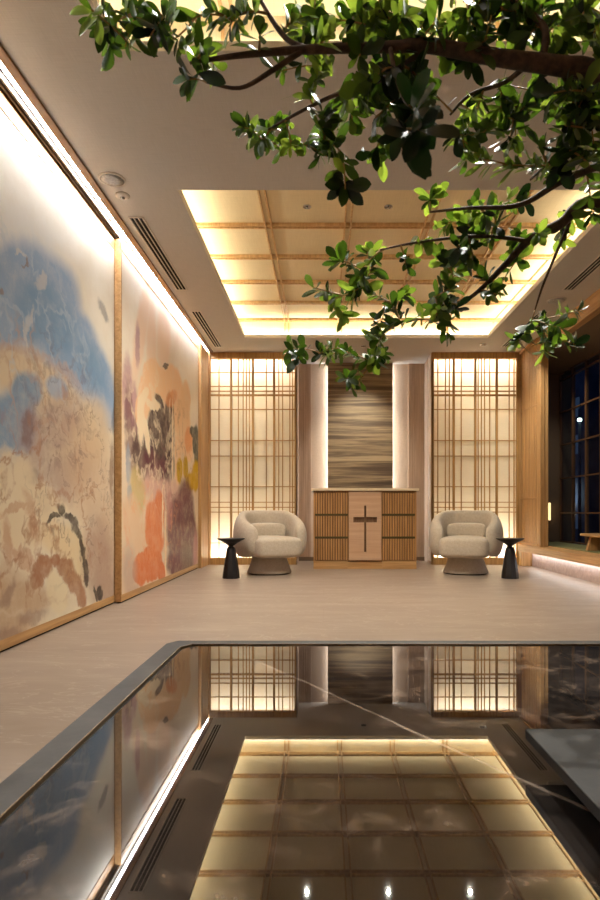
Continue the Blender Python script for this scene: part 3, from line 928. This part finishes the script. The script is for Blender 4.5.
# ------------------------------------------------------------------ side tables
o = thing('side_table', (-1.04, 6.98, 0), 'black hourglass side table next to the painted wall', 'side table', 'black pedestal side tables')
MB().lathe([(0.018, 0.345), (0.03, 0.365), (0.085, 0.405), (0.150, 0.437), (0.156, 0.445), (0.154, 0.449), (0.12, 0.447)], 40).build('top', M['black_wood'], o)
MB().lathe([(0.098, 0.0), (0.094, 0.06), (0.068, 0.22), (0.056, 0.30), (0.048, 0.335), (0.030, 0.357), (0.012, 0.362)], 10, smooth=False).build('pedestal', M['black_wood'], o)
dup(o, (2.10, 6.98, 0), R(9), 'black hourglass side table at the foot of the raised platform', 'black pedestal side tables')

# ------------------------------------------------------------------ raised platform and tatami room
o = thing('raised_platform', (3.1, 6.0, 0), 'low raised platform with oak edge, tatami and lit stone riser', 'platform')
px, py = 3.1, 6.0
L = lambda x0, x1, ya, yb, z0, z1: (x0 - px, x1 - px, ya - py, yb - py, z0, z1)
MB().box(*L(2.70, 2.96, 2.6, 8.62, 0.205, 0.297)).build('edge_beam', M['oak_y'], o, bevel=0.003)
MB().box(*L(2.86, 2.95, 2.6, 8.55, 0.0, 0.205)).build('riser', M['riser'], o)
MB().box(*L(2.715, 2.86, 8.50, 8.62, 0.0, 0.205)).build('end_post', M['oak_z'], o, bevel=0.003)
b = MB()
for k in range(7):
    b.box(*L(2.965, 3.50, 2.65 + 0.95 * k, 2.65 + 0.95 * k + 0.94, 0.22, 0.30))
b.build('tatami', M['tatami'], o)
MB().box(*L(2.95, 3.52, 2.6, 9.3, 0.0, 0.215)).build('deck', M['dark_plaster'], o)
MB().box(*L(2.80, 2.835, 2.7, 8.45, 0.190, 0.2045)).build('strip_light', M['led_step'], o)

o = thing('slat_screen', (2.81, 8.0, 0.298), 'tall oak slat screen closing the end of the platform', 'slat screen')
sx, sy, sz = o.location
L = lambda x0, x1, ya, yb, z0, z1: (x0 - sx, x1 - sx, ya - sy, yb - sy, z0 - sz, z1 - sz)
b = MB()
n = 10
ya0, yb0 = 8.04, 8.72
for k in range(n):
    y = ya0 + (yb0 - ya0) * (k + 0.5) / n
    b.box(*L(2.784, 2.80, y - 0.025, y + 0.025, 0.33, CEIL - 0.02))
b.build('slats', M['oak_z'], o)
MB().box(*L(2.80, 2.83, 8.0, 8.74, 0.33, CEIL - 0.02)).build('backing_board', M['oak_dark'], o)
for z in (0.925, 2.15): MB().box(*L(2.780, 2.80, 8.03, 8.74, z - 0.009, z + 0.009)).build('rail', M['oak_y'], o)
MB().box(*L(2.76, 2.83, 8.03, 8.76, CEIL - 0.035, CEIL - 0.002)).build('rail', M['oak_y'], o)
MB().box(*L(2.765, 2.83, 8.03, 8.76, 0.298, 0.33)).build('rail', M['oak_y'], o)
b = MB().box(*L(2.775, 2.83, 7.94, 8.03, 0.298, CEIL - 0.002)).box(*L(2.83, 2.885, 7.955, 8.03, 0.298, CEIL - 0.002))
b.build('post', M['oak_z'], o, bevel=0.003)

struct(MB().box(2.7615, 2.80, 8.762, 8.90, 0, CEIL).build('trim_8', M['oak_z'], bevel=0.003))
struct(MB().box(2.78, 2.875, FRONT, 7.93, 2.81, CEIL - 0.001).build('trim_7', M['oak_y'], bevel=0.003))
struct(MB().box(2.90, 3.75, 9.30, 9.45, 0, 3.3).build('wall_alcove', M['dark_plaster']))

o = thing('wall_sconce', (2.99 + 0.30, 9.29, 0.62), 'slim glowing wall light beside the dark window', 'wall light')
MB().box(-0.013, 0.013, -0.045, 0.009, 0.0, 0.26).build('shade', M['lamp_on'], o, bevel=0.004)
MB().box(-0.03, 0.03, -0.003, 0.0095, -0.02, 0.28).build('back_plate', M['bronze'], o)
o.location.x = 3.377
# low table on the tatami
o = thing('low_table', (3.24, 7.1, 0.30), 'low oak table on the tatami by the dark window', 'table')
MB().box(-0.24, 0.22, -0.62, 0.16, 0.165, 0.195).build('top', M['oak_y'], o, bevel=0.006)
for (y0) in (0.02, -0.52):
    b = MB()
    b.v += [(-0.21, y0, 0), (0.17, y0, 0), (0.17, y0 + .06, 0), (-0.21, y0 + .06, 0), (-0.16, y0, .165), (0.12, y0, .165), (0.12, y0 + .06, .165), (-0.16, y0 + .06, .165)]
    for f in ((0, 3, 2, 1), (4, 5, 6, 7), (0, 1, 5, 4), (1, 2, 6, 5), (2, 3, 7, 6), (3, 0, 4, 7)): b.f.append(f); b.sm.append(False)
    b.build('leg', M['oak_z'], o, bevel=0.004)

# window
WX = 3.54
b = MB()
ww = MB().box(WX, WX + 0.07, 3.0, 3.06, 0.30, 2.81)
for k in range(14):
    y = 9.28 - 0.445 * k
    ww.box(WX, WX + 0.045, y - 0.011, y + 0.011, 0.30, 2.81)
for z in (0.31, 0.73, 1.24, 1.735, 2.22, 2.70, 2.80):
    ww.box(WX + 0.002, WX + 0.043, 3.0, 9.30, z - 0.009, z + 0.009)
win = ww.build('window_1', M['dark_oak'])
struct(win)
MB().box(WX + 0.018, WX + 0.024, 3.0, 9.30, 0.30, 2.81).build('pane', M['glass'], win)

# ------------------------------------------------------------------ night street outside
def m_facade():
    t = NT('night_facade')
    f = t.noise(t.coords('Object', (2, 2, 2)), 1.0, 3)
    t.pbr(t.ramp(f, [(0.3, rgb(40, 48, 68)), (0.7, rgb(66, 76, 100))]), 0.7)
    return t.m
M['facade'] = m_facade()
M['win_dim'] = emitter('dim_office_window', (0.25, 0.42, 0.8), 0.035)
M['win_lit'] = emitter('lit_sign', (0.75, 0.92, 1.0), 1.2)
M['street_lamp'] = emitter('street_lamp_glow', (0.75, 1.0, 0.85), 5.0)
struct(MB().box(3.76, 60, -10, 90, -0.5, -0.4).build('floor_street', M['facade']))
def building(x0, x1, y0, y1, h, label, seed, lit):
    rnd = random.Random(seed)
    o = thing('building', (x0, (y0 + y1) / 2, -0.4), label, 'building')
    D = (y1 - y0) / 2
    MB().box(0, x1 - x0, -D, D, 0, h).build('wall', M['facade'], o)
    nz, ny = int(h / 1.4), int((y1 - y0) / 1.6)
    for i in range(nz):
        for j in range(ny):
            if rnd.random() < 0.3:
                y = -D + 0.5 + j * 1.6
                MB().box(-0.05, 0.0, y, y + 0.7, 0.5 + i * 1.4, 1.2 + i * 1.4).build('window', M['win_dim'], o)
    if lit:
        for (y, z, a, c) in lit:
            MB().box(-0.35, -0.1, y - a / 2 - (y0 + y1) / 2, y + a / 2 - (y0 + y1) / 2, z - c / 2 + 0.4, z + c / 2 + 0.4).build('sign', M['win_lit'], o)
# pane at (565,440..505) in the view looks along X/Y = 0.39
building(9.5, 14, 22.5, 27.5, 12, 'dark building with a glowing pale sign beyond the window', 3, [(23.45, 1.18, 0.55, 0.42), (23.55, 1.62, 0.40, 0.34)])
building(13.5, 18, 28.5, 36, 16, 'tall unlit office block behind the sign across the street', 4, [])
building(10.0, 14, 12, 21, 9, 'nearer unlit building across the street beyond the window', 5, [])
o = thing('street_light', (7.6, 18.4, -0.4), 'street lamp with a greenish glow beyond the dark window', 'street lamp')
MB().lathe([(0.05, 0), (0.04, 4.2)], 12).build('pole', M['facade'], o)
MB().superell((0, 0, 3.87), (0.065, 0.065, 0.06), 1, 1, 16, 10).build('lamp', M['street_lamp'], o)

# ------------------------------------------------------------------ stone table
TH = 0.42
TX0, TX1, TY0, TY1 = -0.39, 0.92, 0.25, 1.575
o = thing('stone_table', ((TX0 + TX1) / 2, (TY0 + TY1) / 2, 0), 'large polished dark marble table with grey stone rim mirroring the ceiling', 'table')
tx, ty = o.location.x, o.location.y
def ring_poly(i):
    c = 0.035
    return [(TX0 + i, TY0 + i), (TX1 - i, TY0 + i), (TX1 - i, TY1 - i), (TX0 + i + c * 0.6, TY1 - i), (TX0 + i, TY1 - i - c)]
def frame_ring(mb, i0, i1, z0, z1, z0i=None):
    P, Q = ring_poly(i0), ring_poly(i1)
    n = len(mb.v); k = len(P)
    for z in (z0, z1):
        for poly in (P, Q): mb.v += [(x - tx, y - ty, z) for x, y in poly]
    for i in range(k):
        j = (i + 1) % k
        p0, q0, p1, q1 = n, n + k, n + 2 * k, n + 3 * k
        for f in ((p0 + i, p0 + j, p1 + j, p1 + i), (q0 + i, q1 + i, q1 + j, q0 + j), (p1 + i, p1 + j, q1 + j, q1 + i), (p0 + i, q0 + i, q0 + j, p0 + j)):
            mb.f.append(f); mb.sm.append(False)
b = MB(); frame_ring(b, 0.0, 0.042, TH - 0.06, TH + 0.002); b.build('rim', M['rim'], o)
b = MB(); frame_ring(b, 0.0425, 0.0445, TH - 0.03, TH + 0.003); b.build('inlay', M['bronze'], o)
b = MB(); frame_ring(b, 0.0445, 0.0515, TH - 0.03, TH - 0.004); b.build('groove', M['black_slot'], o)
b = MB().prism([(x - tx, y - ty) for x, y in ring_poly(0.0515)], TH - 0.05, TH)
b.build('top', M['marble'], o)
b = MB().prism([(x - tx, y - ty) for x, y in ring_poly(0.10)], 0.0, TH - 0.0505)
b.build('plinth', M['tray'], o)

o = thing('stone_tray', (0.27, 0.25, TH), 'thin charcoal stone slab raised just above the polished table', 'tray')
MB().box(-0.004, 0.60, 0.06, 0.568, 0.030, 0.0435).build('slab', M['tray'], o, bevel=0.0015)
MB().box(0.10, 0.52, 0.12, 0.44, 0.0, 0.030).build('foot', M['black_slot'], o)

# ------------------------------------------------------------------ tree
def P(px_, py_, Y): return Vector(((px_ - VX) * Y / F_PX, Y, EYE + (VY - py_) * Y / F_PX))
rt = random.Random(21)
TB = Vector((1.22, 1.15, 0.0))
o = thing('indoor_tree', TB, 'leafy green tree reaching its branches over the stone table', 'tree')
wood_mb, twig_mb = MB(), MB()
nodes = []            # (point, radius)
def add_path(pts, r0, r1, mb=wood_mb, seg=10, sub=5):
    out = []
    n = len(pts)
    for i in range(n - 1):
        p0, p1, p2, p3 = pts[max(i - 1, 0)], pts[i], pts[i + 1], pts[min(i + 2, n - 1)]
        for k in range(sub):
            t = k / sub
            out.append(0.5 * ((2 * p1) + (p2 - p0) * t + (2 * p0 - 5 * p1 + 4 * p2 - p3) * t * t + (3 * p1 - p0 - 3 * p2 + p3) * t ** 3))
    out.append(pts[-1])
    m = len(out)
    rad = [r0 + (r1 - r0) * (i / (m - 1)) for i in range(m)]
    mb.tube([p - TB for p in out], rad, seg)
    for p, r in zip(out, rad): nodes.append((p, r))
trunk = [TB + Vector((0, 0, 0.3225)), Vector((1.20, 1.14, 0.7)), Vector((1.10, 1.12, 1.05)), Vector((1.02, 1.10, 1.3))]
add_path(trunk, 0.034, 0.028)
A_ = [trunk[-1], Vector((0.74, 1.05, 1.40)), P(602, 74, 1.02), P(560, 66, 1.0), P(500, 58, 0.99), P(430, 46, 0.98), P(390, 47, 0.98), P(300, 50, 0.96), P(235, 56, 0.94), P(190, 63, 0.92)]
add_path(A_, 0.0215, 0.0022)
B_ = [trunk[-2], Vector((0.85, 1.2, 1.20)), P(604, 204, 1.26), P(560, 224, 1.28), P(528, 241, 1.30), P(505, 265, 1.31), P(480, 290, 1.32), P(455, 308, 1.33)]
add_path(B_, 0.017, 0.003)
C_ = [P(598, 206, 1.26), P(560, 190, 1.22), P(520, 176, 1.2), P(480, 172, 1.18)]
add_path([P(600, 165, 1.16), P(560, 182, 1.18), P(520, 205, 1.2), P(470, 208, 1.22), P(430, 212, 1.24)], 0.008, 0.002)
add_path([P(310, 50, .96), P(288, 40, .98), P(272, 20, 1.0), P(255, -10, 1.02)], 0.005, 0.003)
add_path([P(300, 52, .96), P(270, 72, .95), P(240, 88, .94), P(206, 82, .93)], 0.005, 0.002)
add_path([P(430, 46, .98), P(380, 80, 1.0), P(335, 95, 1.03), P(300, 112, 1.06), P(268, 130, 1.08)], 0.005, 0.002)
add_path([P(530, 62, 1.0), P(505, 82, 1.05), P(470, 95, 1.1), P(450, 115, 1.12)], 0.005, 0.002)
add_path([P(540, 66, 1.0), P(545, 30, 1.0), P(520, 5, 1.02), P(480, -20, 1.05)], 0.007, 0.004)
add_path([P(560, 66, 1.0), P(575, 110, 1.05), P(560, 150, 1.1), P(530, 180, 1.14)], 0.005, 0.002)
add_path([P(528, 241, 1.3), P(480, 236, 1.28), P(420, 242, 1.27), P(380, 250, 1.26)], 0.005, 0.0015)
add_path([P(570, 222, 1.28), P(545, 280, 1.34), P(535, 310, 1.38)], 0.004, 0.0015)
add_path([P(390, 47, .98), P(400, 90, 0.9), P(428, 140, 0.78)], 0.004, 0.0015)

# where tufts of leaves sit: (x, y, depth, how many twigs, leaf length in m)
T_ = []
def tuft(x, y, Y, n=1, s=0.05): T_.append((x, y, Y, n, s))
for (x, y) in ((92, 12), (104, 34), (122, 14), (128, 48), (150, 30), (140, 8), (163, 42), (112, 52), (158, 12)): tuft(x, y, 0.92, 1, 0.046)
for (x, y) in ((186, 22), (198, 44), (215, 12), (230, 30), (218, 66), (186, 80), (198, 50), (246, 12), (262, 30)): tuft(x, y, 0.94, 1, 0.046)
for (x, y) in ((247, 124), (256, 140), (272, 132), (282, 150), (262, 148), (290, 128)): tuft(x, y, 1.1, 1, 0.042)
for (x, y) in ((280, 70), (300, 92), (322, 70), (308, 24), (340, 22), (320, 112), (346, 98), (330, 138), (352, 128), (366, 156), (350, 188), (348, 110), (310, 150), (340, 150), (372, 120), (390, 140), (356, 60), (300, 10), (330, 40)): tuft(x, y, 1.02, 1, 0.046)
for (x, y) in ((372, 26), (400, 16), (382, 72), (396, 96), (362, 84), (412, 70), (420, 96), (384, 6), (410, 40), (404, 110)): tuft(x, y, 0.98, 2, 0.05)
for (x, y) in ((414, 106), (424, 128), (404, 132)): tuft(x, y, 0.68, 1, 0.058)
for (x, y) in ((436, 18), (470, 22), (500, 12), (536, 20), (572, 18), (594, 40), (470, 58), (520, 40), (560, 40), (450, 40), (486, 40), (586, 12), (548, 4), (510, 28), (596, 78)): tuft(x, y, 1.0, 2, 0.048)
for (x, y) in ((500, 92), (482, 108), (490, 130), (470, 140), (478, 164), (520, 118), (536, 104), (560, 98), (580, 112), (594, 96), (510, 150), (545, 82), (455, 140)): tuft(x, y, 1.08, 2, 0.044)
for (x, y) in ((540, 140), (562, 160), (530, 168), (592, 130), (576, 146), (505, 170), (548, 170), (596, 150)): tuft(x, y, 1.12, 1, 0.046)
for (x, y) in ((430, 196), (442, 226), (422, 246), (402, 264), (372, 262), (352, 272), (344, 296), (332, 262), (312, 290), (324, 300), (342, 312), (360, 286), (366, 248)): tuft(x, y, 1.3, 1, 0.047)
for (x, y) in ((470, 232), (462, 250), (486, 240), (450, 262), (446, 284), (430, 300), (456, 306), (438, 318), (472, 212), (500, 200), (528, 204), (510, 232), (536, 236), (520, 262), (556, 246), (560, 226), (480, 282), (500, 292), (470, 262), (492, 216), (444, 330)): tuft(x, y, 1.28, 2 if x < 500 else 1, 0.044)
for (x, y) in ((392, 302), (376, 296), (410, 298), (418, 320), (398, 324)): tuft(x, y, 1.36, 1, 0.045)
for (x, y) in ((302, 358), (320, 356), (338, 350), (346, 374)): tuft(x, y, 1.42, 2, 0.045)
for (x, y) in ((376, 332), (374, 350), (380, 366), (370, 360)): tuft(x, y, 1.42, 2, 0.045)
for (x, y) in ((546, 318), (530, 334), (520, 348), (556, 334), (540, 350), (576, 344), (584, 312), (564, 330)): tuft(x, y, 1.4, 1, 0.046)
for k in range(36): tuft(rt.uniform(440, 604), rt.uniform(-14, 50), rt.uniform(0.94, 1.2), 1, 0.046)
for k in range(18): tuft(rt.uniform(548, 604), rt.uniform(84, 172), rt.uniform(1.0, 1.2), 1, 0.046)
for k in range(6): tuft(rt.uniform(280, 420), rt.uniform(60, 170), rt.uniform(0.98, 1.15), 1, 0.044)
for k in range(10): tuft(rt.uniform(300, 430), rt.uniform(-10, 60), rt.uniform(0.95, 1.1), 1, 0.046)
for (x, y) in ((594, 196), (588, 216), (598, 180)): tuft(x, y, 1.24, 1, 0.046)

leaf_v, leaf_f, leaf_t = [], [], []
PROF = [(0.0, 0.03), (0.12, 0.07), (0.3, 0.145), (0.5, 0.205), (0.68, 0.225), (0.84, 0.175), (0.95, 0.08), (1.0, 0.01)]
def leaf(base, d, nrm, L, tint):
    d = d.normalized()
    side = d.cross(nrm)
    if side.length < 1e-3: side = d.cross(Vector((1, 0.1, 0)))
    side.normalize(); up = side.cross(d).normalized()
    n = len(leaf_v)
    droop = rt.uniform(-0.05, 0.38); fold = rt.uniform(0.05, 0.32); wd = rt.uniform(0.8, 1.2)
    tw = rt.uniform(-0.5, 0.5)
    side, up = side * math.cos(tw) + up * math.sin(tw), up * math.cos(tw) - side * math.sin(tw)
    for (t, h) in PROF:
        c = base + d * (t * L) - up * (droop * L * t * t)
        for s in (-1, 0, 1):
            leaf_v.append(c + side * (s * h * L * wd) + up * (abs(s) * h * L * fold) - TB)
    for i in range(len(PROF) - 1):
        for s in (0, 1):
            a = n + i * 3 + s
            leaf_f.append((a, a + 1, a + 4, a + 3)); leaf_t.append(tint)
def rosette(tip, d, L, count, dark=False):
    d = d.normalized()
    ref = Vector((0, 0, 1)) if abs(d.z) < 0.9 else Vector((1, 0, 0))
    a = d.cross(ref).normalized(); b_ = d.cross(a)
    ph = rt.uniform(0, 6.28)
    tint0 = -0.4 if dark else rt.uniform(0.0, 0.85)  # silhouette shade of the near tufts is put into their leaf tint
    for k in range(count):
        an = ph + k * 2.4 + rt.uniform(-.5, .5)
        sp = rt.uniform(0.35, 1.5)
        rad = math.cos(an) * a + math.sin(an) * b_
        ld = d * math.cos(sp) + rad * math.sin(sp)
        nr = d * math.sin(sp) - rad * math.cos(sp) + Vector((0, 0, 0.7))
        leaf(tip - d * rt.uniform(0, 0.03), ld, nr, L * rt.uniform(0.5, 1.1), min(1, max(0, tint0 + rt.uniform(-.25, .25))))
pts = []
for (x, y, Y, n, s) in T_:
    for k in range(n):
        j = 1.0 if k == 0 else 14.0
        pts.append((P(x + rt.uniform(-5, 5) * (1 if k == 0 else 3), y + rt.uniform(-5, 5) * (1 if k == 0 else 3), Y + rt.uniform(-0.07, 0.09) + 0.05 * k), s))
while pts:
    best = None
    for i, (p, s) in enumerate(pts):
        for q, r in nodes[::2]:
            dd = (p - q).length
            if best is None or dd < best[0]: best = (dd, i, q, r)
    dd, i, q, r = best
    p, s = pts.pop(i)
    mid = (p + q) / 2 + Vector((rt.uniform(-.1, .1), rt.uniform(-.1, .1), rt.uniform(-.02, .14))) * dd
    path = []
    for k in range(6):
        t = k / 5
        path.append(q * (1 - t) ** 2 + mid * 2 * t * (1 - t) + p * t * t)
    r0 = min(r, 0.0026) if dd < 0.3 else min(r, 0.0035)
    twig_mb.tube([c - TB for c in path], [r0 + (0.0011 - r0) * k / 5 for k in range(6)], 6)
    for c in path[2:]: nodes.append((c, 0.0016))
    d = (p - path[3])
    d = (d.normalized() + Vector((rt.uniform(-.3, .3), rt.uniform(-.3, .3), rt.uniform(-.15, .3)))).normalized()
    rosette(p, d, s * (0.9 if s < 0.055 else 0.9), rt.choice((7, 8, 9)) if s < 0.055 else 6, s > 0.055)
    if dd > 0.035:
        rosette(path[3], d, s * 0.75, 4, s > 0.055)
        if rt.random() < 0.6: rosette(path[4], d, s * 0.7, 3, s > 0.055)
nv, nf = len(wood_mb.v), len(wood_mb.f)
wood_mb.v += twig_mb.v
wood_mb.f += [tuple(i + nv for i in f) for f in twig_mb.f]
wood_mb.sm += twig_mb.sm
br = wood_mb.build('branches', M['bark'], o)
br.data.materials.append(M['twig'])
for p_ in br.data.polygons:
    if p_.index >= nf: p_.material_index = 1
me = bpy.data.meshes.new('foliage')
me.from_pydata([tuple(v) for v in leaf_v], [], leaf_f)
me.polygons.foreach_set('use_smooth', [True] * len(leaf_f))
ca = me.color_attributes.new('tint', 'FLOAT_COLOR', 'CORNER')
buf = []
for t in leaf_t: buf += [t, t, t, 1.0] * 4
ca.data.foreach_set('color', buf)
me.materials.append(M['leaf'])
fo = bpy.data.objects.new('foliage', me); COL.objects.link(fo); fo.parent = o
po = thing('planter', (TB.x, TB.y, 0), 'round grey planter holding the indoor tree', 'planter')
MB().lathe([(0.16, 0.0), (0.20, 0.02), (0.235, 0.34), (0.24, 0.36), (0.22, 0.36), (0.215, 0.31), (0.01, 0.31)], 40, close=False).build('pot', M['rim'], po)
MB().lathe([(0.213, 0.309), (0.20, 0.318), (0.005, 0.322)], 32).build('soil', M['dark_gap'], po)
